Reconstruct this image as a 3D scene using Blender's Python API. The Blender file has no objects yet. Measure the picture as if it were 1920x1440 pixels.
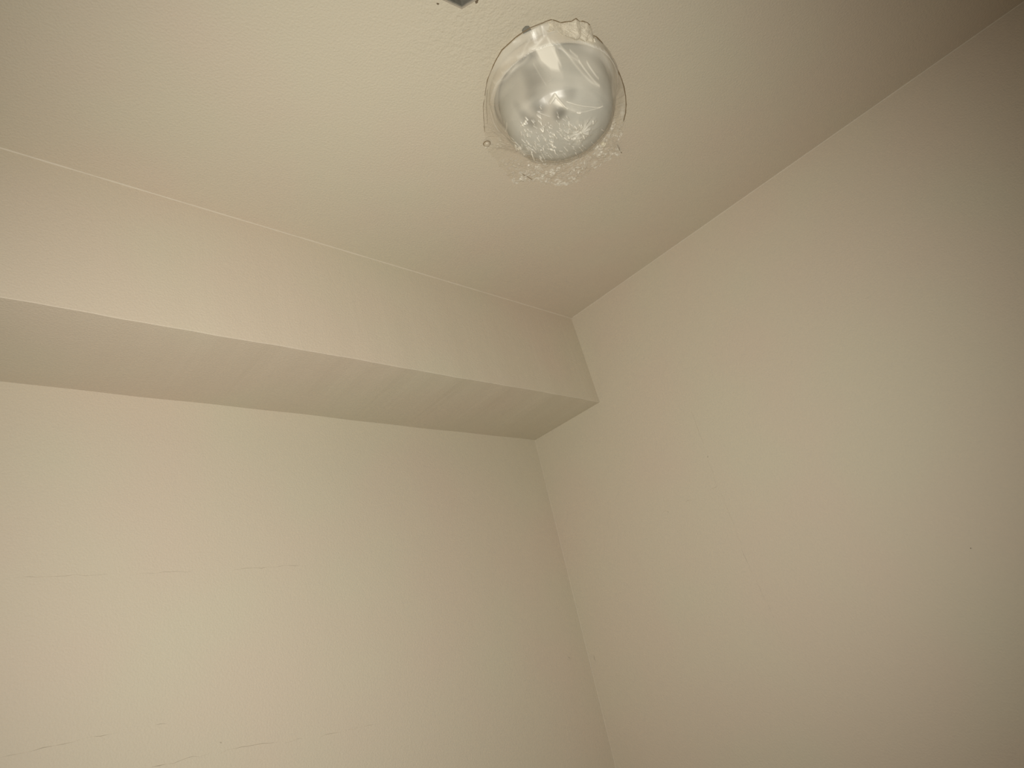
import bpy, bmesh, math, random
import numpy as np
from mathutils import Vector, Matrix, Euler

random.seed(4)
scene = bpy.context.scene
COL = scene.collection

# ------------------------------------------------------------------ camera
CAM_Z = 1.35
F_PX = 1303.0
EUL = Euler((1.9969262, 0.2156526, -0.7347818), 'XYZ')
cam_data = bpy.data.cameras.new('camera')
cam_data.sensor_width = 36.0
cam_data.lens = F_PX / 1920.0 * 36.0
cam_data.clip_start = 0.01
cam = bpy.data.objects.new('camera', cam_data)
cam.location = (0, 0, CAM_Z)
cam.rotation_euler = EUL
COL.objects.link(cam)
scene.camera = cam
CAM_R = EUL.to_matrix()

# ------------------------------------------------------------------ room measures (metres)
XR, YS, YL = 1.777, 1.263, 1.575        # right wall, face of the boxed beam, left wall
ZC, ZB = 2.50, 2.162                    # ceiling, underside of the beam
XB, YB = -1.75, -1.75                   # walls behind the camera

# ------------------------------------------------------------------ light
world = bpy.data.worlds.new('daylight')
scene.world = world
world.use_nodes = True
world.node_tree.nodes['Background'].inputs['Color'].default_value = (0.80, 0.90, 1.0, 1)
world.node_tree.nodes['Background'].inputs['Strength'].default_value = 0.3

# the room is lit by the torch the photographer holds beside the lens: a warm white beam that fades towards its rim
td = bpy.data.lights.new('hand_torch', 'SPOT')
td.energy = 104.0
td.color = (1.0, 0.965, 0.875)
td.spot_size = math.radians(111)
td.spot_blend = 1.0
td.shadow_soft_size = 0.012
torch = bpy.data.objects.new('hand_torch', td)
torch.location = Vector((0, 0, CAM_Z)) + CAM_R @ Vector((0.0, -0.050, 0.045))
torch.rotation_euler = (CAM_R @ Vector((-0.086, -0.035, -1.0))).to_track_quat('-Z', 'Y').to_euler()
COL.objects.link(torch)

vs = scene.view_settings
scene.display_settings.display_device = 'sRGB'
vs.view_transform = 'Standard'
vs.look = 'None'
vs.gamma = 1.0
vs.use_curve_mapping = False
vs.exposure = 0.0
scene.cycles.max_bounces = 12
scene.cycles.diffuse_bounces = 8
scene.cycles.transparent_max_bounces = 24
scene.cycles.use_denoising = True
scene.cycles.caustics_reflective = False
scene.cycles.caustics_refractive = False
scene.cycles.sample_clamp_indirect = 4.0


# ------------------------------------------------------------------ helpers
def ray(px, py):
    return CAM_R @ Vector(((px - 960) / F_PX, -(py - 720) / F_PX, -1.0))


def hit(px, py, axis, value):
    """point of the plane  axis = value  that stands at this place of the photograph"""
    d = ray(px, py)
    o = Vector((0, 0, CAM_Z))
    return o + d * ((value - o[axis]) / d[axis])


def link(name, me, mat=None, parent=None, kind=None, smooth=False):
    o = bpy.data.objects.new(name, me)
    COL.objects.link(o)
    if mat:
        me.materials.append(mat)
    if parent:
        o.parent = parent
    if kind:
        o['kind'] = kind
    if smooth:
        for p in me.polygons:
            p.use_smooth = True
    return o


def from_bm(name, bm, mat=None, parent=None, kind=None, smooth=False):
    me = bpy.data.meshes.new(name)
    bmesh.ops.recalc_face_normals(bm, faces=bm.faces)
    bm.to_mesh(me)
    bm.free()
    return link(name, me, mat, parent, kind, smooth)


def thing(name, label, cat, loc, group=None):
    o = bpy.data.objects.new(name, None)
    o.empty_display_size = 0.05
    o.location = loc
    COL.objects.link(o)
    o['label'] = label
    o['category'] = cat
    if group:
        o['group'] = group
    return o


def add_box(bm, lo, hi):
    v = [bm.verts.new((x, y, z)) for x in (lo[0], hi[0]) for y in (lo[1], hi[1]) for z in (lo[2], hi[2])]
    for f in ((0, 1, 3, 2), (4, 6, 7, 5), (0, 4, 5, 1), (2, 3, 7, 6), (0, 2, 6, 4), (1, 5, 7, 3)):
        bm.faces.new([v[i] for i in f])


def add_lathe(bm, prof, n=64, cx=0.0, cy=0.0):
    """prof: list of (radius, z); closes at radius 0"""
    rings = []
    for r, z in prof:
        if r < 1e-6:
            rings.append([bm.verts.new((cx, cy, z))])
        else:
            rings.append([bm.verts.new((cx + r * math.cos(2 * math.pi * k / n), cy + r * math.sin(2 * math.pi * k / n), z))
                          for k in range(n)])
    for a, b in zip(rings[:-1], rings[1:]):
        for k in range(n):
            k2 = (k + 1) % n
            if len(a) == 1 and len(b) == 1:
                continue
            if len(a) == 1:
                bm.faces.new((a[0], b[k], b[k2]))
            elif len(b) == 1:
                bm.faces.new((a[k], b[0], a[k2]))
            else:
                bm.faces.new((a[k], b[k], b[k2], a[k2]))


def add_tube(bm, pts, rad, n=6):
    pts = [Vector(p) for p in pts]
    rad = rad if isinstance(rad, (list, tuple)) else [rad] * len(pts)
    rings = []
    for i, p in enumerate(pts):
        t = (pts[min(i + 1, len(pts) - 1)] - pts[max(i - 1, 0)]).normalized()
        u = t.cross(Vector((0.03, 0.05, 1))).normalized()
        w = t.cross(u).normalized()
        rings.append([bm.verts.new(p + (u * math.cos(2 * math.pi * k / n) + w * math.sin(2 * math.pi * k / n)) * rad[i])
                      for k in range(n)])
    for a, b in zip(rings[:-1], rings[1:]):
        for k in range(n):
            bm.faces.new((a[k], a[(k + 1) % n], b[(k + 1) % n], b[k]))
    bm.faces.new(rings[0][::-1])
    bm.faces.new(rings[-1])


# ------------------------------------------------------------------ materials
def new_mat(name):
    m = bpy.data.materials.new(name)
    m.use_nodes = True
    nt = m.node_tree
    return m, nt, nt.nodes['Principled BSDF'], nt.nodes['Material Output']


def node(nt, kind, **kw):
    n = nt.nodes.new(kind)
    for k, v in kw.items():
        setattr(n, k, v)
    return n


def paint(name, col, stipple=0.25, scale=170.0, rough_spot=None):
    """roller-stippled emulsion paint: two very close tints, fine orange peel, slow unevenness of the plaster"""
    m, nt, b, out = new_mat(name)
    L = nt.links.new
    tc = node(nt, 'ShaderNodeTexCoord')
    n1 = node(nt, 'ShaderNodeTexNoise')
    n1.inputs['Scale'].default_value = 2.6
    n1.inputs['Detail'].default_value = 2.0
    L(tc.outputs['Object'], n1.inputs['Vector'])
    mix = node(nt, 'ShaderNodeMix', data_type='RGBA')
    a = Vector(col)
    mix.inputs['A'].default_value = (a[0] * 1.012, a[1] * 0.985, a[2] * 0.985, 1)
    mix.inputs['B'].default_value = (a[0] * 0.99, a[1] * 1.01, a[2] * 0.99, 1)
    ramp = node(nt, 'ShaderNodeMapRange')
    ramp.inputs['From Min'].default_value = 0.38
    ramp.inputs['From Max'].default_value = 0.62
    L(n1.outputs['Fac'], ramp.inputs['Value'])
    L(ramp.outputs['Result'], mix.inputs['Factor'])
    L(mix.outputs['Result'], b.inputs['Base Color'])
    b.inputs['Roughness'].default_value = 0.62
    b.inputs['Specular IOR Level'].default_value = 0.25
    n2 = node(nt, 'ShaderNodeTexNoise')
    n2.inputs['Scale'].default_value = scale
    n2.inputs['Detail'].default_value = 2.5
    L(tc.outputs['Object'], n2.inputs['Vector'])
    n3 = node(nt, 'ShaderNodeTexNoise')
    n3.inputs['Scale'].default_value = 7.0
    n3.inputs['Detail'].default_value = 2.0
    L(tc.outputs['Object'], n3.inputs['Vector'])
    bp1 = node(nt, 'ShaderNodeBump')
    bp1.inputs['Strength'].default_value = 0.25
    bp1.inputs['Distance'].default_value = 0.006
    L(n3.outputs['Fac'], bp1.inputs['Height'])
    bp2 = node(nt, 'ShaderNodeBump')
    bp2.inputs['Strength'].default_value = stipple
    bp2.inputs['Distance'].default_value = 0.0030
    L(n2.outputs['Fac'], bp2.inputs['Height'])
    L(bp1.outputs['Normal'], bp2.inputs['Normal'])
    last = bp2
    if rough_spot:
        # lumpy plaster round the old fixing holes
        (cx, cy), rad = rough_spot
        vm = node(nt, 'ShaderNodeVectorMath', operation='DISTANCE')
        vm.inputs[1].default_value = (cx, cy, ZC)
        L(tc.outputs['Object'], vm.inputs[0])
        mr = node(nt, 'ShaderNodeMapRange')
        mr.inputs['From Min'].default_value = rad
        mr.inputs['From Max'].default_value = rad * 0.25
        L(vm.outputs['Value'], mr.inputs['Value'])
        n4 = node(nt, 'ShaderNodeTexNoise')
        n4.inputs['Scale'].default_value = 115.0
        n4.inputs['Detail'].default_value = 3.0
        L(tc.outputs['Object'], n4.inputs['Vector'])
        bp3 = node(nt, 'ShaderNodeBump')
        bp3.inputs['Distance'].default_value = 0.006
        mul = node(nt, 'ShaderNodeMath', operation='MULTIPLY')
        mul.inputs[1].default_value = 0.35
        L(mr.outputs['Result'], mul.inputs[0])
        L(mul.outputs['Value'], bp3.inputs['Strength'])
        L(n4.outputs['Fac'], bp3.inputs['Height'])
        L(bp2.outputs['Normal'], bp3.inputs['Normal'])
        last = bp3
    L(last.outputs['Normal'], b.inputs['Normal'])
    return m


def plain(name, col, rough=0.5, metal=0.0, spec=0.5, noise=0.0, nscale=60.0):
    m, nt, b, out = new_mat(name)
    b.inputs['Roughness'].default_value = rough
    b.inputs['Metallic'].default_value = metal
    b.inputs['Specular IOR Level'].default_value = spec
    if noise:
        L = nt.links.new
        tc = node(nt, 'ShaderNodeTexCoord')
        n = node(nt, 'ShaderNodeTexNoise')
        n.inputs['Scale'].default_value = nscale
        n.inputs['Detail'].default_value = 3.0
        L(tc.outputs['Object'], n.inputs['Vector'])
        mix = node(nt, 'ShaderNodeMix', data_type='RGBA')
        mix.inputs['A'].default_value = tuple(c * (1 - noise) for c in col) + (1,)
        mix.inputs['B'].default_value = tuple(min(1, c * (1 + noise)) for c in col) + (1,)
        L(n.outputs['Fac'], mix.inputs['Factor'])
        L(mix.outputs['Result'], b.inputs['Base Color'])
    else:
        b.inputs['Base Color'].default_value = tuple(col) + (1,)
    return m


PAINT = (0.62, 0.557, 0.452)
M_WALL = paint('wall_paint', PAINT, 0.30, 250.0)
M_CEIL = paint('ceiling_paint', PAINT, 0.36, 220.0, rough_spot=((0.76, 0.545), 0.22))
M_BEAM = paint('beam_paint', PAINT, 0.27, 240.0)
M_CAULK = plain('paint_bead', (0.63, 0.568, 0.462), 0.6)
M_CRACK = plain('cracked_paint', (0.50, 0.445, 0.355), 0.75, noise=0.2, nscale=90)
M_CHIP = plain('chipped_plaster', (0.16, 0.12, 0.075), 0.9, noise=0.4, nscale=200)
M_FLOOR = plain('floor_boards', (0.42, 0.33, 0.23), 0.5, noise=0.12, nscale=8)
M_FLECK = plain('white_paint_fleck', (0.78, 0.76, 0.72), 0.4)
M_GALV = plain('galvanised_steel', (0.24, 0.228, 0.19), 0.5, metal=0.1, noise=0.5, nscale=70)
M_GALV_RIM = plain('bright_steel', (0.62, 0.57, 0.48), 0.35, metal=0.5)


def film_mat(name, tint, haze_scale=1.0, gloss=0.30, base_haze=0.0):
    """thin clear plastic: mostly see-through, a glossy skin, milky where creased, doubled or given painted glare and glints"""
    m, nt, b, out = new_mat(name)
    nt.nodes.remove(b)
    L = nt.links.new
    at = node(nt, 'ShaderNodeAttribute', attribute_name='haze')
    ma = node(nt, 'ShaderNodeMath', operation='MULTIPLY_ADD')
    ma.use_clamp = True
    ma.inputs[1].default_value = haze_scale
    ma.inputs[2].default_value = base_haze
    L(at.outputs['Fac'], ma.inputs[0])
    tr = node(nt, 'ShaderNodeBsdfTransparent')
    tr.inputs['Color'].default_value = (0.99, 0.985, 0.975, 1)
    df = node(nt, 'ShaderNodeBsdfDiffuse')
    df.inputs['Color'].default_value = tint + (1,)
    tl = node(nt, 'ShaderNodeBsdfTranslucent')
    tl.inputs['Color'].default_value = tint + (1,)
    mx0 = node(nt, 'ShaderNodeMixShader')
    mx0.inputs['Fac'].default_value = 0.1
    L(df.outputs['BSDF'], mx0.inputs[1])
    L(tl.outputs['BSDF'], mx0.inputs[2])
    mx1 = node(nt, 'ShaderNodeMixShader')
    L(ma.outputs['Value'], mx1.inputs['Fac'])
    L(tr.outputs['BSDF'], mx1.inputs[1])
    L(mx0.outputs['Shader'], mx1.inputs[2])
    gl = node(nt, 'ShaderNodeBsdfGlossy')
    gl.inputs['Roughness'].default_value = gloss
    gl.inputs['Color'].default_value = (0.95, 0.95, 0.95, 1)
    # the same reflectance from both faces of the sheet (Schlick)
    lw = node(nt, 'ShaderNodeLayerWeight')
    lw.inputs['Blend'].default_value = 0.5
    pw = node(nt, 'ShaderNodeMath', operation='POWER')
    pw.inputs[1].default_value = 4.5
    L(lw.outputs['Facing'], pw.inputs[0])
    m2 = node(nt, 'ShaderNodeMath', operation='MULTIPLY_ADD')
    m2.inputs[1].default_value = 0.75
    m2.inputs[2].default_value = 0.022
    m2.use_clamp = True
    L(pw.outputs['Value'], m2.inputs[0])
    mx2 = node(nt, 'ShaderNodeMixShader')
    L(m2.outputs['Value'], mx2.inputs['Fac'])
    L(mx1.outputs['Shader'], mx2.inputs[1])
    L(gl.outputs['BSDF'], mx2.inputs[2])
    L(mx2.outputs['Shader'], out.inputs['Surface'])
    return m


M_FILM = film_mat('clear_plastic_film', (0.93, 0.89, 0.78))
M_FILM_THICK = film_mat('doubled_plastic_film', (0.92, 0.86, 0.72), 1.0, 0.25, 0.12)
M_EDGE_SHADE = plain('film_edge_and_shade', (0.21, 0.15, 0.08), 0.35)  # dark brown paints in the thin shadow at the film outline
M_PAN = plain('cream_lamp_enamel', (0.58, 0.515, 0.41), 0.3, noise=0.05)
M_TAB = plain('grey_painted_steel', (0.21, 0.205, 0.175), 0.7, noise=0.25, nscale=120)
M_TACK = plain('cream_tack_head', (0.82, 0.76, 0.60), 0.25)
M_TACK_CLEAR = plain('clear_tack_head', (0.50, 0.44, 0.34), 0.35)
M_TACK_RING = plain('tack_collar', (0.22, 0.16, 0.09), 0.4)


def frosted_mat(spots):
    """frosted grey-white glass of the lamp with the blurred dark marks seen on it"""
    m, nt, b, out = new_mat('frosted_lamp_glass')
    L = nt.links.new
    tc = node(nt, 'ShaderNodeTexCoord')
    base = node(nt, 'ShaderNodeTexNoise')
    base.inputs['Scale'].default_value = 14.0
    base.inputs['Detail'].default_value = 3.0
    L(tc.outputs['Object'], base.inputs['Vector'])
    mix = node(nt, 'ShaderNodeMix', data_type='RGBA')
    mix.inputs['A'].default_value = (0.44, 0.435, 0.39, 1)
    mix.inputs['B'].default_value = (0.53, 0.525, 0.475, 1)
    L(base.outputs['Fac'], mix.inputs['Factor'])
    last = mix.outputs['Result']
    sep = node(nt, 'ShaderNodeVectorMath', operation='MULTIPLY')
    sep.inputs[1].default_value = (1, 1, 0)
    L(tc.outputs['Object'], sep.inputs[0])
    for (x, y, rad, amt, col) in spots:
        vm = node(nt, 'ShaderNodeVectorMath', operation='DISTANCE')
        vm.inputs[1].default_value = (x, y, 0)
        L(sep.outputs['Vector'], vm.inputs[0])
        mr = node(nt, 'ShaderNodeMapRange', interpolation_type='SMOOTHSTEP')
        mr.inputs['From Min'].default_value = rad
        mr.inputs['From Max'].default_value = rad * 0.1
        mr.inputs['To Max'].default_value = amt
        L(vm.outputs['Value'], mr.inputs['Value'])
        mm = node(nt, 'ShaderNodeMix', data_type='RGBA')
        mm.inputs['B'].default_value = col + (1,)
        L(mr.outputs['Result'], mm.inputs['Factor'])
        L(last, mm.inputs['A'])
        last = mm.outputs['Result']
    L(last, b.inputs['Base Color'])
    b.inputs['Roughness'].default_value = 0.5
    b.inputs['Specular IOR Level'].default_value = 0.12
    return m


# ------------------------------------------------------------------ room shell
T = 0.12
# junction-box opening in the ceiling (slightly turned rectangle)
HOLE_C = hit(866, 15, 2, ZC)
h1 = hit(834, 0, 2, ZC)
h2 = hit(890, 0, 2, ZC)
hu = (Vector((h1.x, h1.y, 0)) - Vector((HOLE_C.x, HOLE_C.y, 0))).normalized()
hv = (Vector((h2.x, h2.y, 0)) - Vector((HOLE_C.x, HOLE_C.y, 0))).normalized()
HW, HH = 0.10, 0.10
hole = [Vector((HOLE_C.x, HOLE_C.y, 0)) + hu * (HW * a) + hv * (HH * b) for a, b in ((0, 0), (1, 0), (1, 1), (0, 1))]

bm = bmesh.new()
outer = [(XB - T, YB - T), (XR + T, YB - T), (XR + T, YL + T), (XB - T, YL + T)]
for z in (ZC, ZC + T):
    vo = [bm.verts.new((x, y, z)) for x, y in outer]
    vi = [bm.verts.new((p.x, p.y, z)) for p in hole]
    es = [bm.edges.new((v[i], v[(i + 1) % 4])) for v in (vo, vi) for i in range(4)]
    bmesh.ops.triangle_fill(bm, use_beauty=True, edges=es)
    if z == ZC:
        low = (vo, vi)
    else:
        for a, b in zip(low, (vo, vi)):
            for i in range(4):
                bm.faces.new((a[i], a[(i + 1) % 4], b[(i + 1) % 4], b[i]))
ceiling = from_bm('ceiling', bm, M_CEIL, kind='structure')

bm = bmesh.new()
add_box(bm, (XB - T, YB - T, -T), (XR + T, YL + T, 0))
floor = from_bm('floor', bm, M_FLOOR, kind='structure')

bm = bmesh.new()
add_box(bm, (XB - T, YL, 0), (XR, YL + T, ZC))
wall_left = from_bm('wall_left', bm, M_WALL, kind='structure')
bm = bmesh.new()
add_box(bm, (XR, YB - T, 0), (XR + T, YL + T, ZC))
wall_right = from_bm('wall_right', bm, M_WALL, kind='structure')
bm = bmesh.new()
add_box(bm, (XB - T, YB, 0), (XB, YL, ZC))
wall_side = from_bm('wall_side', bm, M_WALL, kind='structure')
bm = bmesh.new()
add_box(bm, (XB - T, YB - T, 0), (XR, YB, ZC))
wall_back = from_bm('wall_back', bm, M_WALL, kind='structure')

# boxed beam along the left wall under the ceiling; its lower arris is hand-plastered, so it wanders by a millimetre
bm = bmesh.new()
N = 150
DY1 = hit(1076, 598.5, 2, ZC).y - YS
DY2 = hit(1124, 753.5, 0, XR).y - YS
DZ2 = hit(1124, 753.5, 0, XR).z - ZB
DZ3 = hit(1000, 827.5, 0, XR).z - ZB
secs = []
for i in range(N + 1):
    x = XB + (XR - XB) * i / N
    wob = 0.0012 * math.sin(9.1 * x + 0.6) + 0.0007 * math.sin(31 * x) + 0.0005 * math.sin(67 * x + 1)
    wob2 = 0.001 * math.sin(7.3 * x + 2) + 0.0006 * math.sin(23 * x)
    r = 0.0014
    q = max(0.0, (x + 0.3) / (XR + 0.3))            # the beam runs a few millimetres out of true towards the right wall
    yt, yb, zf, zw = YS + DY1 * q, YS + DY2 * q, ZB + DZ2 * q, ZB + DZ3 * q
    secs.append([bm.verts.new(p) for p in ((x, yt, ZC), (x, yb + wob * 0.5, zf + r + wob), (x, yb + r + wob * 0.5, zf + wob),
                                           (x, YL, zw + wob2), (x, YL, ZC))])
for a, b in zip(secs[:-1], secs[1:]):
    for k in range(5):
        bm.faces.new((a[k], a[(k + 1) % 5], b[(k + 1) % 5], b[k]))
bm.faces.new(secs[0])
bm.faces.new(secs[-1][::-1])
beam = from_bm('trim_1', bm, M_BEAM, kind='structure')
beam['label'] = 'painted boxed beam running along the left wall under the ceiling'


# painted-over filler beads in the joints between ceiling and beam, ceiling and right wall
def bead(p0, p1, a, b, width, parent, seed):
    rnd = random.Random(seed)
    bm = bmesh.new()
    n = 70
    prev = None
    p0, p1, a, b = Vector(p0), Vector(p1), Vector(a), Vector(b)
    for i in range(n + 1):
        p = p0.lerp(p1, i / n)
        wv = width * (0.75 + 0.5 * rnd.random())
        ring = [bm.verts.new(p), bm.verts.new(p + a * wv), bm.verts.new(p + (a + b) * wv * 0.42), bm.verts.new(p + b * wv)]
        if prev:
            for k in range(4):
                bm.faces.new((prev[k], prev[(k + 1) % 4], ring[(k + 1) % 4], ring[k]))
        prev = ring
    return from_bm('filler_bead', bm, M_CAULK, parent)


bead((-0.3, YS, ZC), (XR, YS + DY1, ZC), (0, -1, 0), (0, 0, -1), 0.0017, beam, 1)
bead((XR, YB, ZC), (XR, YS, ZC), (-1, 0, 0), (0, 0, -1), 0.0014, wall_right, 2)
bead((XR, YL, 0), (XR, YL, ZB), (-1, 0, 0), (0, -1, 0), 0.0006, wall_right, 3)


# cracked paint: little raised lips along each crack
def crack(pts, axis, value, out, parent, width=0.0016, seed=0, height=0.0005):
    rnd = random.Random(seed)
    P = [hit(x, y, axis, value) for x, y in pts]
    fine = []
    for a, b in zip(P[:-1], P[1:]):
        n = max(2, int((b - a).length / 0.012))
        for i in range(n):
            fine.append(a.lerp(b, i / n))
    fine.append(P[-1])
    out = Vector(out)
    bm = bmesh.new()
    prev = None
    m = len(fine) - 1
    for i, p in enumerate(fine):
        t = (fine[min(i + 1, m)] - fine[max(i - 1, 0)]).normalized()
        s = t.cross(out).normalized()
        wv = width * 0.85 * max(0.08, 1.5 * rnd.random() - 0.35) * (0.15 if i in (0, m) else 1)
        q = p + s * rnd.uniform(-1, 1) * 0.0016
        ring = [bm.verts.new(q - s * wv / 2), bm.verts.new(q + out * height * (0.3 + rnd.random())), bm.verts.new(q + s * wv / 2)]
        if prev:
            for k in range(3):
                bm.faces.new((prev[k], prev[(k + 1) % 3], ring[(k + 1) % 3], ring[k]))
        prev = ring
    return from_bm('crack', bm, M_CRACK, parent)


LEFT = (1, YL, (0, -1, 0), wall_left)
RIGHT = (0, XR, (-1, 0, 0), wall_right)
for k, (pl, pts, wd) in enumerate((
        (LEFT, ((25, 1083), (110, 1079), (200, 1077)), 0.0010),
        (LEFT, ((255, 1075), (320, 1073), (360, 1071)), 0.0012),
        (LEFT, ((438, 1067), (470, 1065), (500, 1064), (530, 1061), (560, 1060)), 0.0018),
        (LEFT, ((0, 1420), (40, 1411), (80, 1402), (120, 1394), (155, 1386)), 0.0022),
        (LEFT, ((155, 1386), (190, 1379), (225, 1373)), 0.0010),
        (LEFT, ((285, 1437), (325, 1430), (360, 1420), (398, 1411)), 0.0018),
        (LEFT, ((414, 1411), (440, 1403), (480, 1397), (520, 1390)), 0.0014),
        (LEFT, ((533, 1394), (552, 1388), (568, 1384)), 0.0030),
        (LEFT, ((600, 1381), (660, 1367), (700, 1358)), 0.0010),
        (LEFT, ((290, 1360), (312, 1358)), 0.0014),
        (RIGHT, ((1297, 772), (1308, 805), (1319, 832)), 0.0010),
        (RIGHT, ((1327, 862), (1336, 885), (1345, 912)), 0.0008),
        (RIGHT, ((1331, 918), (1338, 915), (1345, 912)), 0.0026),
        (RIGHT, ((1284, 940), (1296, 938), (1307, 936)), 0.0014),
        (RIGHT, ((1352, 925), (1363, 953), (1376, 985), (1388, 1015)), 0.0008),
        (RIGHT, ((1388, 1015), (1394, 1038), (1404, 1062)), 0.0013),
        (RIGHT, ((1404, 1062), (1430, 1115), (1452, 1158)), 0.0008),
        (RIGHT, ((1162, 965), (1165, 969)), 0.0024),
        (RIGHT, ((1241, 963), (1247, 958), (1253, 958), (1252, 962)), 0.0028),
        (RIGHT, ((1621, 560), (1630, 557), (1636, 555)), 0.0020),
        (RIGHT, ((1113, 1228), (1115, 1235), (1117, 1243)), 0.0045),
        (RIGHT, ((1058, 1012), (1060, 1018)), 0.0022),
        (LEFT, ((1065, 1231), (1068, 1235), (1072, 1234)), 0.0045),
)):
    crack(pts, pl[0], pl[1], pl[2], pl[3], wd, seed=k)


def chip(px, py, axis, value, out, parent, rad, seed, mat, sx=1.0):
    """small irregular chip: a shallow flake of bare plaster"""
    rnd = random.Random(seed)
    c = hit(px, py, axis, value)
    out = Vector(out)
    u = out.orthogonal().normalized()
    v = out.cross(u)
    bm = bmesh.new()
    n = 9
    lo, hi = [], []
    for k in range(n):
        a = 2 * math.pi * k / n
        r = rad * rnd.uniform(0.55, 1.15)
        d = u * math.cos(a) * r * sx + v * math.sin(a) * r
        lo.append(bm.verts.new(c + d))
        hi.append(bm.verts.new(c + d * 0.8 + out * 0.0008))
    for k in range(n):
        bm.faces.new((lo[k], lo[(k + 1) % n], hi[(k + 1) % n], hi[k]))
    bm.faces.new(hi)
    bm.faces.new(lo[::-1])
    return from_bm('chip', bm, mat, parent)


DOWN = (0, 0, -1)
chip(821, 7, 2, ZC, DOWN, ceiling, 0.0026, 1, M_CHIP)
chip(893, 3, 2, ZC, DOWN, ceiling, 0.0040, 2, M_CHIP)
chip(895, 0, 2, ZC, DOWN, ceiling, 0.0030, 6, M_CHIP)
chip(414, 1392, 1, YL, (0, -1, 0), wall_left, 0.0022, 3, M_CRACK)
chip(1327, 856, 0, XR, (-1, 0, 0), wall_right, 0.0026, 4, M_CRACK)
chip(1820, 1028, 0, XR, (-1, 0, 0), wall_right, 0.0011, 5, M_CHIP)
chip(1110, 1261, 1, YL, (0, -1, 0), wall_left, 0.0014, 7, M_FLECK)

# ------------------------------------------------------------------ open junction box in the ceiling
hc = (hole[0] + hole[2]) / 2
jb = thing('junction_box', 'open grey steel junction box sunk in the ceiling above the wrapped lamp', 'electrical box', (hc.x, hc.y, ZC))


def ring_prism(bm, k0, k1, z0, z1, top=False):
    """hollow prism that follows the opening: scaled k0 (inside) to k1 (outside) about its middle"""
    q = [[bm.verts.new(((p.x - hc.x) * k, (p.y - hc.y) * k, z)) for p in hole] for k, z in ((k0, z0), (k1, z0), (k1, z1), (k0, z1))]
    for i in range(4):
        j = (i + 1) % 4
        for a, b in ((0, 1), (1, 2), (2, 3), (3, 0)):
            bm.faces.new((q[a][i], q[a][j], q[b][j], q[b][i]))
    if top:
        bm.faces.new(q[3])


bm = bmesh.new()
ring_prism(bm, 0.92, 0.955, 0.0, 0.05, True)
from_bm('box_shell', bm, M_GALV, jb)
bm = bmesh.new()
ring_prism(bm, 0.955, 1.03, -0.0016, 0.0012)
from_bm('rim', bm, M_GALV_RIM, jb)

# ------------------------------------------------------------------ ceiling lamp
LC = hit(1031, 158, 2, ZC)
LX, LY = LC.x, LC.y
lamp = thing('ceiling_light', 'round flush ceiling lamp with frosted glass wrapped in clear plastic', 'lamp', (LX, LY, ZC))
R0 = 0.136
bm = bmesh.new()
add_lathe(bm, [(0.0, 0.0), (R0 - 0.012, 0.0), (R0 - 0.004, -0.006), (R0, -0.016), (R0 - 0.001, -0.030), (R0 - 0.004, -0.037),
               (R0 - 0.007, -0.036), (R0 - 0.010, -0.030), (R0 - 0.012, -0.012), (0.0, -0.012)], 96)
from_bm('base_pan', bm, M_PAN, lamp, smooth=True)
GLASS = [(0.115, -0.0122), (0.1185, -0.030), (0.1185, -0.055), (0.1145, -0.086), (0.105, -0.113), (0.088, -0.131), (0.065, -0.143), (0.033, -0.150), (0.0, -0.152)]


def depth_on(r, prof):
    return np.interp(r, [p[0] for p in prof[::-1]], [p[1] for p in prof[::-1]])


def on_lamp(px, py, z):
    """plan position about the lamp axis of the point at this place of the photograph, at depth z under the ceiling"""
    p = hit(px, py, 2, ZC + z)
    return p.x - LX, p.y - LY


def on_glass(px, py):
    """plan point where the sight line of the photograph meets the lamp glass"""
    for z in np.linspace(-0.155, -0.002, 300):
        x, y = on_lamp(px, py, z)
        if np.interp(math.hypot(x, y), GR, GZ) <= z:
            break
    return x, y


GR = [p[0] for p in GLASS[:1:-1]] + [0.120]
GZ = [p[1] for p in GLASS[:1:-1]] + [-0.012]
SPOTS = []
for px, py, rad, amt in ((1006, 197, 0.024, 0.9), (1005, 196, 0.011, 0.75), (1050, 211, 0.022, 0.8), (978, 211, 0.015, 0.55), (994, 227, 0.022, 0.75),
                         (1000, 144, 0.030, 0.5), (1069, 170, 0.022, 0.5), (1046, 222, 0.012, 0.3), (992, 152, 0.016, 0.2)):
    x, y = on_glass(px, py)
    SPOTS.append((x, y, rad, amt, (0.08, 0.075, 0.055)))
x, y = on_glass(1015, 205)
SPOTS.insert(0, (x, y, 0.075, 0.55, (0.42, 0.36, 0.285)))
bm = bmesh.new()
add_lathe(bm, [(0.0, -0.0122)] + GLASS, 96)
from_bm('glass_shade', bm, frosted_mat(SPOTS), lamp, smooth=True)
# mounting tab that sticks out beside the pan
tb = hit(985, 53, 2, ZC - 0.002)
d = Vector((tb.x - LX, tb.y - LY, 0))
aa = math.atan2(d.y, d.x)
bm = bmesh.new()
for sgn_r, hw in ((0, 0),):
    r0, r1 = d.length - 0.012, d.length + 0.003
    prof = [(r0, -0.007), (r1 - 0.006, -0.008), (r1 - 0.002, -0.004), (r1, 0.002), (r1 - 0.003, 0.008), (r0, 0.009)]
    lo = [bm.verts.new((r, s, 0)) for r, s in prof]
    hi = [bm.verts.new((r, s, -0.004)) for r, s in prof]
    for k in range(6):
        bm.faces.new((lo[k], lo[(k + 1) % 6], hi[(k + 1) % 6], hi[k]))
    bm.faces.new(hi)
    bm.faces.new(lo[::-1])
bmesh.ops.rotate(bm, verts=bm.verts, cent=(0, 0, 0), matrix=Matrix.Rotation(aa, 3, 'Z'))
from_bm('mounting_tab', bm, M_TAB, lamp)

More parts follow.
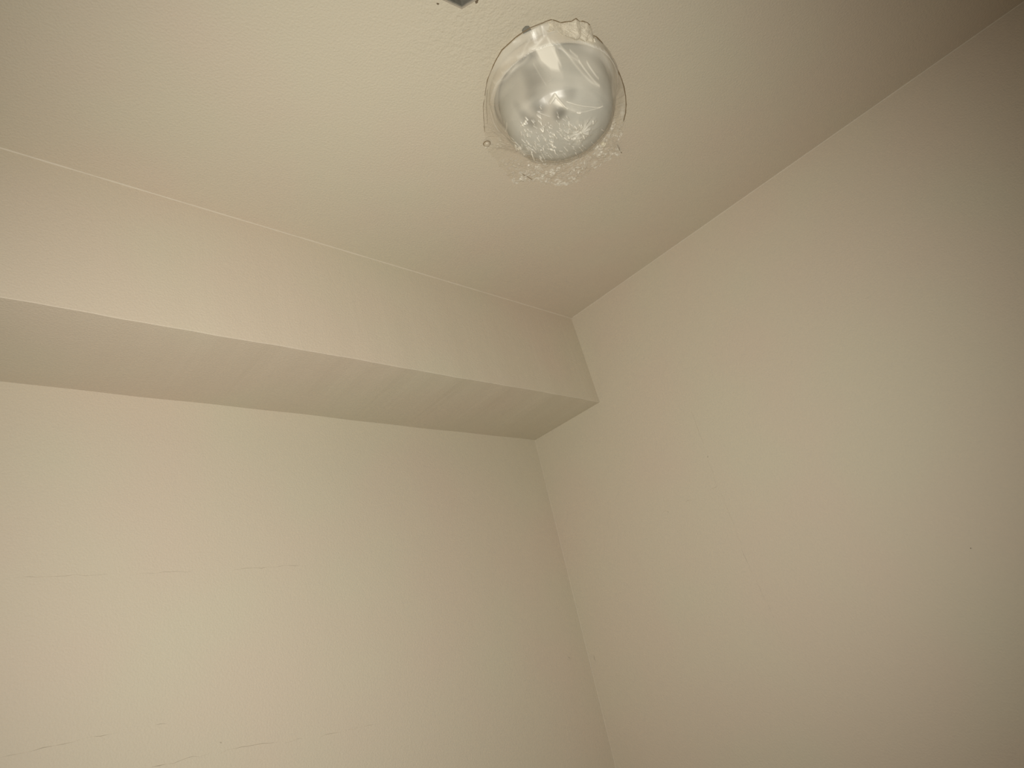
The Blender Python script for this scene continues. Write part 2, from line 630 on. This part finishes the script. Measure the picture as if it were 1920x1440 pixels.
# ------------------------------------------------------------------ plastic sheet over the lamp
rng = np.random.default_rng(11)


def vnoise(x, y, seed):
    r = np.random.default_rng(seed)
    tab = r.random((64, 64))
    xi, yi = np.floor(x).astype(int), np.floor(y).astype(int)
    fx, fy = x - xi, y - yi
    fx, fy = fx * fx * (3 - 2 * fx), fy * fy * (3 - 2 * fy)
    g = lambda a, b: tab[a % 64, b % 64]
    return (g(xi, yi) * (1 - fx) + g(xi + 1, yi) * fx) * (1 - fy) + (g(xi, yi + 1) * (1 - fx) + g(xi + 1, yi + 1) * fx) * fy


def crumple(x, y, lam, seed, n=7, lines=False):
    """height of crumpled film: sharp folds in many directions, each present only in patches (0..1)"""
    r = np.random.default_rng(seed)
    h = np.zeros_like(x)
    creases = np.zeros_like(x)
    for k in range(n):
        a = r.uniform(0, math.pi)
        l = lam * r.uniform(0.7, 1.8)
        u = (x * math.cos(a) + y * math.sin(a)) / l + r.uniform(0, 9) + 1.1 * vnoise(x / (l * 2.3) + 7 * k, y / (l * 2.3) + 3, seed + k)
        tri = np.abs((u % 1.0) * 2 - 1)
        msk = np.clip(vnoise(x / (l * 2.0) + 31 * k, y / (l * 2.0) + 17, seed + 50 + k) * 2.6 - 0.9, 0, 1)
        h += tri * msk
        creases = np.maximum(creases, msk * np.clip(1 - np.minimum(tri, 1 - tri) * l / 0.0016, 0, 1))
    lo, hi = np.percentile(h, (4, 98))
    h = np.clip((h - lo) / (hi - lo), 0, 1.15)
    return (h, creases) if lines else h


# outline of the sheet in plan (from the lamp axis)
SHEET_OUT = [(907, 262, 0), (904, 276, 0), (918, 290, 0), (937, 313, 0), (950, 330, 0), (962, 342, 0), (985, 337, 0), (1000, 340, 0), (1030, 343, 0), (1060, 345, 0),
             (1090, 340, 0), (1112, 320, 0), (1140, 302, 0), (1164, 289, 0), (1166, 280, 0), (1160, 265, 0), (1168, 240, -0.006), (1174, 215, -0.012), (1174, 190, -0.014), (1170, 163, -0.014), (1160, 135, -0.014), (1145, 106, -0.014),
             (1127, 78, -0.014), (1110, 66, -0.014), (1090, 56, -0.014), (1062, 50, -0.014), (1035, 40, -0.014), (1018, 43, -0.014), (995, 52, -0.014), (980, 61, -0.014), (967, 70, -0.014), (941, 94, -0.014),
             (925, 123, -0.014), (914, 150, -0.014), (909, 180, -0.014), (907, 205, -0.014), (907, 230, -0.010)]
th, rr, ze = [], [], []
for px, py, z in SHEET_OUT:
    x, y = on_lamp(px, py, z)
    th.append(math.degrees(math.atan2(y, x)) % 360)
    rr.append(max(math.hypot(x, y) * (0.975 if z == 0 else 1.0), R0 + 0.0035))
    ze.append(min(z, -0.003))
o = np.argsort(th)
TH = np.array(th)[o]
RR = np.array(rr)[o]
ZE = np.array(ze)[o]
TH = np.concatenate((TH - 360, TH, TH + 360))
RR = np.tile(RR, 3)
ZE = np.tile(ZE, 3)

# hugging depth of the film over pan and glass
HUG = [(0.0, -0.158), (0.033, -0.156), (0.065, -0.149), (0.090, -0.136), (0.107, -0.118), (0.1185, -0.092), (0.1265, -0.065), (0.136, -0.043), (0.1395, -0.036), (0.1415, -0.014)]

NT, NS = 1100, 290
thg = np.linspace(0, 2 * math.pi, NT, endpoint=False)
thd = np.degrees(thg)
rout = np.interp(thd, TH, RR)
rout = rout + (0.007 * (vnoise(thd / 4.0, thd * 0, 5) - 0.5) + 0.005 * (vnoise(thd / 1.3, thd * 0, 6) - 0.5)) * np.clip((rout - 0.16) / 0.03, 0, 1)
sg = np.linspace(0, 1, NS + 1)[1:]
# finer rings where the film drops down to the ceiling
RG = np.zeros((NS, NT))
for j in range(NT):
    RG[:, j] = rout[j] * sg
XX = RG * np.cos(thg)[None, :]
YY = RG * np.sin(thg)[None, :]
hug = depth_on(RG, HUG[::-1][::-1])
hr = np.array([p[0] for p in HUG])
hz = np.array([p[1] for p in HUG])
rf = np.linspace(0, 0.1415, 400)
zf = np.interp(rf, hr, hz)
zf[14:-14] = np.convolve(zf, np.ones(29) / 29.0, mode='same')[14:-14]
hug = np.interp(RG, rf, zf)
# skirt: the film leaves the pan rim and runs in a taut slope to its edge (on the ceiling, or hanging just under it)
zend = np.interp(thd, TH, ZE)[None, :]
RE = R0 + 0.002
skirt_end = np.clip(RE + (rout - RE) * np.interp(rout, [0.16, 0.25], [1.0, 0.6]), RE + 0.001, 0.20)[None, :]
k = np.clip((RG - RE) / np.maximum(skirt_end - RE, 1e-4), 0, 1)
slope = zend + (-0.041 - zend) * (1 - k) ** 1.2
Z = np.where(RG > RE, slope, hug)


def seg_dist(x, y, a, b):
    ax, ay = a
    bx, by = b
    dx, dy = bx - ax, by - ay
    t = np.clip(((x - ax) * dx + (y - ay) * dy) / (dx * dx + dy * dy + 1e-12), 0, 1)
    return np.hypot(x - ax - t * dx, y - ay - t * dy), t




def film_pt(px, py):
    """plan point where the sight line of the photograph meets the hugging film"""
    lo = None
    for z in np.linspace(-0.166, -0.002, 320):
        x, y = on_lamp(px, py, z)
        r = math.hypot(x, y)
        hzv = np.interp(r, hr, hz) if r < 0.1415 else -0.014
        if hzv <= z:
            return x, y
    return x, y


haze = np.full_like(Z, 0.05)
# overall slackness and drag lines
dome = np.clip((0.132 - RG) / 0.03, 0, 1)
lowx, lowy = film_pt(1045, 300)
lowd = np.hypot(XX - lowx, YY - lowy)
azi = (thd[None, :] - 52 + 180) % 360 - 180              # 0 = towards the bottom of the photograph
low_side = np.clip((RG * np.cos(np.radians(azi)) - 0.0) / 0.09, 0, 1)
skirt = np.clip((RG - 0.142) / 0.012, 0, 1) * np.clip((zend + 0.014) / 0.009, 0, 1)
Z -= (0.0045 * vnoise(XX / 0.045 + 9, YY / 0.045 + 4, 21) + 0.0020 * vnoise(XX / 0.017 + 1, YY / 0.017 + 7, 22)) * dome
c1 = crumple(XX, YY, 0.024, 3)
c2 = crumple(XX, YY, 0.011, 8)
c3, l3 = crumple(XX, YY, 0.0085, 77, 6, True)
Z -= (0.0006 + 0.0022 * low_side) * c1 * dome + 0.0012 * low_side * c2 * dome
c4, l4 = crumple(XX, YY, 0.0055, 105, 6, True)
busy = np.clip(vnoise(XX / 0.035 + 5, YY / 0.035 + 8, 33) * 2.4 - 0.6, 0.12, 1)       # finely crazed in some places, smooth in others
right_low = np.clip(np.cos(np.radians(thd[None, :] - 5)) * 2.2 - 0.9, 0, 1)            # the crazing is densest at the lower right
busy = np.clip(busy + 0.5 * right_low, 0, 1)
Z -= skirt * (0.0025 * c1 + busy * (0.0040 * c2 + 0.0042 * c3 + 0.0028 * c4))
Z -= 0.0012 * low_side * dome * busy * c4
haze = haze - 0.035 * np.clip((RG - 0.14) / 0.01, 0, 1)
haze += 0.08 * dome + 0.12 * low_side * np.clip(c2 - 0.55, 0, 1) * dome
spark = np.clip(vnoise(XX / 0.006 + 2, YY / 0.006 + 6, 205) * 2.6 - 0.95, 0, 1)         # glints painted into the haze on parts of the creases
haze += skirt * busy * (0.04 + 0.12 * right_low) + skirt * busy * spark * (0.66 * l3 + 0.55 * l4) + 0.35 * low_side * dome * busy * spark * l4
# towards the gathered end the film lies in several layers, drawn into long streaks
upw = np.clip(np.cos(np.radians(thd[None, :] - 214)) * 1.7 - 0.35, 0, 1)
band = np.clip((RG - 0.070) / 0.05, 0, 1)
strk = vnoise(thd[None, :] / 26 + 0 * RG, RG / 0.0065 + thd[None, :] / 40, 71)
upr = np.clip(np.cos(np.radians(thd[None, :] - 275)) * 2.0 - 0.8, 0, 1)
haze += upw * band * (0.10 + 0.34 * strk) + upr * np.clip((RG - 0.085) / 0.04, 0, 1) * (0.06 + 0.30 * strk)
Z -= upw * band * 0.0009 * strk

# pleats that gather at the top, drag folds, creases  (photo place a -> b, half width, height, haze)
FOLDS = [((1022, 58), (1050, 118), 0.0035, 0.004, 0.35), ((1030, 62), (1085, 112), 0.003, 0.004, 0.30), ((1040, 66), (1124, 160), 0.003, 0.004, 0.30),
         ((1085, 112), (1123, 158), 0.0022, 0.003, 0.5), ((1100, 115), (1122, 146), 0.0020, 0.003, 0.5), ((1020, 56), (965, 90), 0.004, 0.003, 0.25),
         ((1012, 60), (940, 130), 0.004, 0.003, 0.22), ((990, 66), (925, 150), 0.004, 0.003, 0.2),
         ((1040, 176), (1062, 200), 0.0022, 0.006, 0.75), ((1040, 176), (1031, 192), 0.003, 0.004, 0.5), ((1062, 188), (1129, 197), 0.0020, 0.004, 0.6),
         ((1082, 208), (1129, 196), 0.0018, 0.003, 0.5), ((1007, 206), (1030, 216), 0.002, 0.003, 0.45), ((1045, 190), (1085, 208), 0.007, 0.004, 0.35),
         ((975, 232), (985, 222), 0.002, 0.003, 0.6), ((1000, 118), (1022, 155), 0.0025, 0.002, 0.15), ((950, 228), (947, 246), 0.0012, 0.002, 0.45),
         ((1068, 92), (1082, 104), 0.002, 0.002, 0.4), ((1012, 212), (1014, 232), 0.002, 0.003, 0.35), ((1066, 225), (1064, 250), 0.002, 0.003, 0.45)]
for a, b, wv, hgt, hv_ in FOLDS:
    A, B = film_pt(*a), film_pt(*b)
    dd, tt = seg_dist(XX, YY, A, B)
    f = np.clip(1 - dd / (wv * 0.95), 0, 1)
    Z -= 0.6 * hgt * f * np.clip(4 * np.minimum(tt, 1 - tt) + 0.15, 0, 1) * (RG < R0)
    haze += hv_ * f ** 1.5
# short bright creases scattered low on the film
for i in range(170):
    px, py = rng.normal(1020, 42), rng.normal(262, 26)
    if (px - 1040) ** 2 / 105 ** 2 + (py - 200) ** 2 / 112 ** 2 > 1 or py < 195:
        continue
    a = math.radians(rng.normal(48, 22))
    l = rng.uniform(3, 9)
    A, B = film_pt(px, py), film_pt(px + l * math.cos(a), py + l * math.sin(a))
    dd, tt = seg_dist(XX, YY, A, B)
    f = np.clip(1 - dd / 0.0022, 0, 1)
    Z -= 0.0022 * f
    haze += rng.uniform(0.25, 0.7) * f
# two finely crazed patches with creases running out from their middles
for (px, py, rad, amt) in ((1088, 245, 0.042, 0.60), (968, 276, 0.024, 0.48)):
    cx, cy = film_pt(px, py)
    dd = np.hypot(XX - cx, YY - cy)
    an = np.arctan2(YY - cy, XX - cx)
    f = np.clip(1.15 - dd / rad, 0, 1) * np.clip(0.4 + 1.2 * vnoise(XX / 0.012 + 3, YY / 0.012, 91), 0, 1)
    star = np.abs(((an * 11 / (2 * math.pi) + 0.6 * vnoise(XX / 0.01, YY / 0.01, 17)) % 1.0) * 2 - 1)
    Z -= f * (0.004 * star * np.clip(dd / 0.015, 0, 1) + 0.003 * c3)
    haze += f * amt * (0.45 + 0.55 * star)
# torch glare by the gathered top and highlights painted as haze; also milky film
for poly, amt in (([(990, 78), (1004, 68), (1024, 63), (1040, 84), (1051, 135), (1033, 132), (1014, 112), (1004, 96)], 0.95),
                  ([(1128, 100), (1138, 104), (1150, 132), (1157, 165), (1154, 188), (1146, 180), (1146, 150), (1138, 124)], 0.26),
                  ([(922, 205), (928, 205), (934, 238), (944, 262), (938, 266), (928, 246)], 0.40),
                  ([(1158, 186), (1169, 192), (1173, 214), (1167, 228), (1160, 212)], 0.45),
                  ([(1040, 178), (1048, 178), (1058, 196), (1044, 204), (1034, 192)], 0.22), ([(1040, 177), (1062, 199), (1046, 198), (1032, 192)], 0.4), ([(1060, 187), (1128, 196), (1084, 208), (1070, 205)], 0.18)):
    pts = [film_pt(*p) for p in poly]
    inside = np.zeros_like(XX, dtype=bool)
    dmin = np.full_like(XX, 9.0)
    for (x0, y0), (x1, y1) in zip(pts, pts[1:] + pts[:1]):
        cond = ((y0 > YY) != (y1 > YY)) & (XX < (x1 - x0) * (YY - y0) / (y1 - y0 + 1e-12) + x0)
        inside ^= cond
        dmin = np.minimum(dmin, seg_dist(XX, YY, (x0, y0), (x1, y1))[0])
    haze += np.where(inside, amt * np.clip(0.25 + dmin / 0.006, 0, 1), amt * 0.25 * np.clip(1 - dmin / 0.006, 0, 1))
# the left and upper flanks, where the film is seen edge-on in several layers
flank = np.clip((RG - 0.118) / 0.02, 0, 1) * (1 - skirt)
haze += 0.10 * flank
Z -= 0.004 * flank * crumple(XX * 0.35 + 0.2, YY * 0.35, 0.012, 23)
haze = np.clip(haze, 0, 0.97)
Z = np.minimum(Z, -0.0012)
# never cut into glass or pan
gz = np.interp(RG, GR[:-1] + [0.1195, R0 - 0.008, R0, R0 + 0.001], GZ[:-1] + [-0.038, -0.038, -0.020, 0.0])
Z = np.minimum(Z, gz - 0.0012)

verts = [(0.0, 0.0, float(Z[0].min()))] + [(float(a), float(b), float(c)) for a, b, c in zip(XX.ravel(), YY.ravel(), Z.ravel())]
faces = [(0, 1 + (j + 1) % NT, 1 + j) for j in range(NT)]
for i in range(NS - 1):
    b0, b1 = 1 + i * NT, 1 + (i + 1) * NT
    faces += [(b0 + (j + 1) % NT, b1 + (j + 1) % NT, b1 + j, b0 + j) for j in range(NT)]
sheet = thing('plastic_sheet', 'crinkled clear plastic sheet wrapped round the ceiling lamp', 'plastic sheet', (LX, LY, ZC))
me = bpy.data.meshes.new('film')
me.from_pydata(verts, [], faces)
me.attributes.new('haze', 'FLOAT', 'POINT').data.foreach_set('value', np.concatenate(([haze[0].mean()], haze.ravel())).astype(np.float32))
film = link('film', me, M_FILM, sheet, smooth=True)

# gathered, crumpled end of the sheet at the upper right of the lamp
top = [(1028, 40), (1035, 37), (1044, 40), (1052, 43), (1062, 41), (1072, 40), (1080, 35), (1087, 40), (1094, 40), (1102, 43), (1108, 49), (1110, 58), (1113, 68)]
bot = [(1024, 58), (1032, 56), (1042, 59), (1050, 62), (1058, 66), (1066, 70), (1074, 73), (1082, 74), (1090, 75), (1097, 75), (1104, 75), (1109, 74), (1114, 72)]
NU, NV = 150, 46
u = np.linspace(0, len(top) - 1, NU)
ti = np.arange(len(top))
P = np.zeros((NV, NU, 3))
for i in range(NU):
    a = hit(np.interp(u[i], ti, [p[0] for p in top]), np.interp(u[i], ti, [p[1] for p in top]), 2, ZC - 0.012)
    b = hit(np.interp(u[i], ti, [p[0] for p in bot]), np.interp(u[i], ti, [p[1] for p in bot]), 2, ZC - 0.036)
    for j in range(NV):
        s = j / (NV - 1)
        p = a.lerp(b, s)
        P[j, i] = (p.x - LX, p.y - LY, p.z - ZC - 0.010 * math.sin(math.pi * s))
w1 = crumple(P[:, :, 0], P[:, :, 1] + P[:, :, 2], 0.017, 41, 8)
w2, wl = crumple(P[:, :, 0] * 1.0, P[:, :, 1] - 1.6 * P[:, :, 2], 0.009, 55, 8, True)
amp = np.sin(np.pi * np.linspace(0, 1, NV))[:, None] ** 0.5
P[:, :, 2] -= (0.010 * w1 + 0.004 * w2) * amp
hz2 = np.clip(0.25 + 0.30 * np.clip(w2, 0, 1) + 0.45 * wl, 0, 1)
vv = [tuple(map(float, p)) for p in P.reshape(-1, 3)]
ff = [(j * NU + i, j * NU + i + 1, (j + 1) * NU + i + 1, (j + 1) * NU + i) for j in range(NV - 1) for i in range(NU - 1)]
me = bpy.data.meshes.new('gathered_end')
me.from_pydata(vv, [], ff)
me.attributes.new('haze', 'FLOAT', 'POINT').data.foreach_set('value', hz2.ravel().astype(np.float32))
link('gathered_end', me, M_FILM_THICK, sheet)


# dark tubes: painted shadow along the film outline, also a film edge and crease
def edge(pts, rad, z, name='edge_and_shade_line'):
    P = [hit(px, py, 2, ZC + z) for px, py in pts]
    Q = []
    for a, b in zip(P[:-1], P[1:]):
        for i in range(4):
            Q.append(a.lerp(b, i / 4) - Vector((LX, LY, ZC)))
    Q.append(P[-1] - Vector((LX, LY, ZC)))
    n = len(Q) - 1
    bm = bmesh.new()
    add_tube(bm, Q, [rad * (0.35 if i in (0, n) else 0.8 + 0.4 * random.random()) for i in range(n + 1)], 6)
    return from_bm(name, bm, M_EDGE_SHADE, sheet, smooth=True)


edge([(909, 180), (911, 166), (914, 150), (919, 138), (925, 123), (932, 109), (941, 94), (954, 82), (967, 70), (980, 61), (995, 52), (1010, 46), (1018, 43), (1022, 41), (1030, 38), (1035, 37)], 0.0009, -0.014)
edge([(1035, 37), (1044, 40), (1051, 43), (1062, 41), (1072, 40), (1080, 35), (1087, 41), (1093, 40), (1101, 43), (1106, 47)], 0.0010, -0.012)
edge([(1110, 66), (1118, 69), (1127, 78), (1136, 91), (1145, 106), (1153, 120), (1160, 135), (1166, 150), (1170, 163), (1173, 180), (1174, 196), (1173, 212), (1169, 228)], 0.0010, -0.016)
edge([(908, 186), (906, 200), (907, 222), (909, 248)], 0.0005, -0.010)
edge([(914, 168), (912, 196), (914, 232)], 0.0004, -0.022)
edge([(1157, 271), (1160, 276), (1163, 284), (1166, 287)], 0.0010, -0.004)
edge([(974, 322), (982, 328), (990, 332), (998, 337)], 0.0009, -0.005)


# ------------------------------------------------------------------ thumbtacks holding the sheet
def tack(px, py, rad, label, mat, ring):
    c = hit(px, py, 2, ZC - 0.006)
    tk = thing('thumbtack', label, 'thumbtack', (c.x, c.y, ZC), 'tacks holding the plastic sheet')
    bm = bmesh.new()
    add_lathe(bm, [(0, -0.001), (rad * 0.9, -0.001), (rad, -0.003), (rad * 0.95, -0.0055), (rad * 0.75, -0.008), (rad * 0.4, -0.0095), (0, -0.010)], 28)
    from_bm('head', bm, mat, tk, smooth=True)
    if ring:
        bm = bmesh.new()
        pts = [(rad * 1.02 * math.cos(a), rad * 1.02 * math.sin(a), -0.0032) for a in np.linspace(0, 2 * math.pi, 33)]
        add_tube(bm, pts, 0.0011, 6)
        from_bm('collar', bm, M_TACK_RING, tk, smooth=True)
    bm = bmesh.new()
    add_lathe(bm, [(0, -0.002), (0.0008, -0.002), (0.0006, 0.008), (0, 0.012)], 8)
    from_bm('pin', bm, M_GALV_RIM, tk)
    return tk


tack(913.5, 271, 0.0078, 'clear round thumbtack with dark ring at the lower left of the plastic sheet', M_TACK_CLEAR, True)
tack(1132, 272, 0.0068, 'cream domed thumbtack at the lower right of the plastic sheet', M_TACK, False)
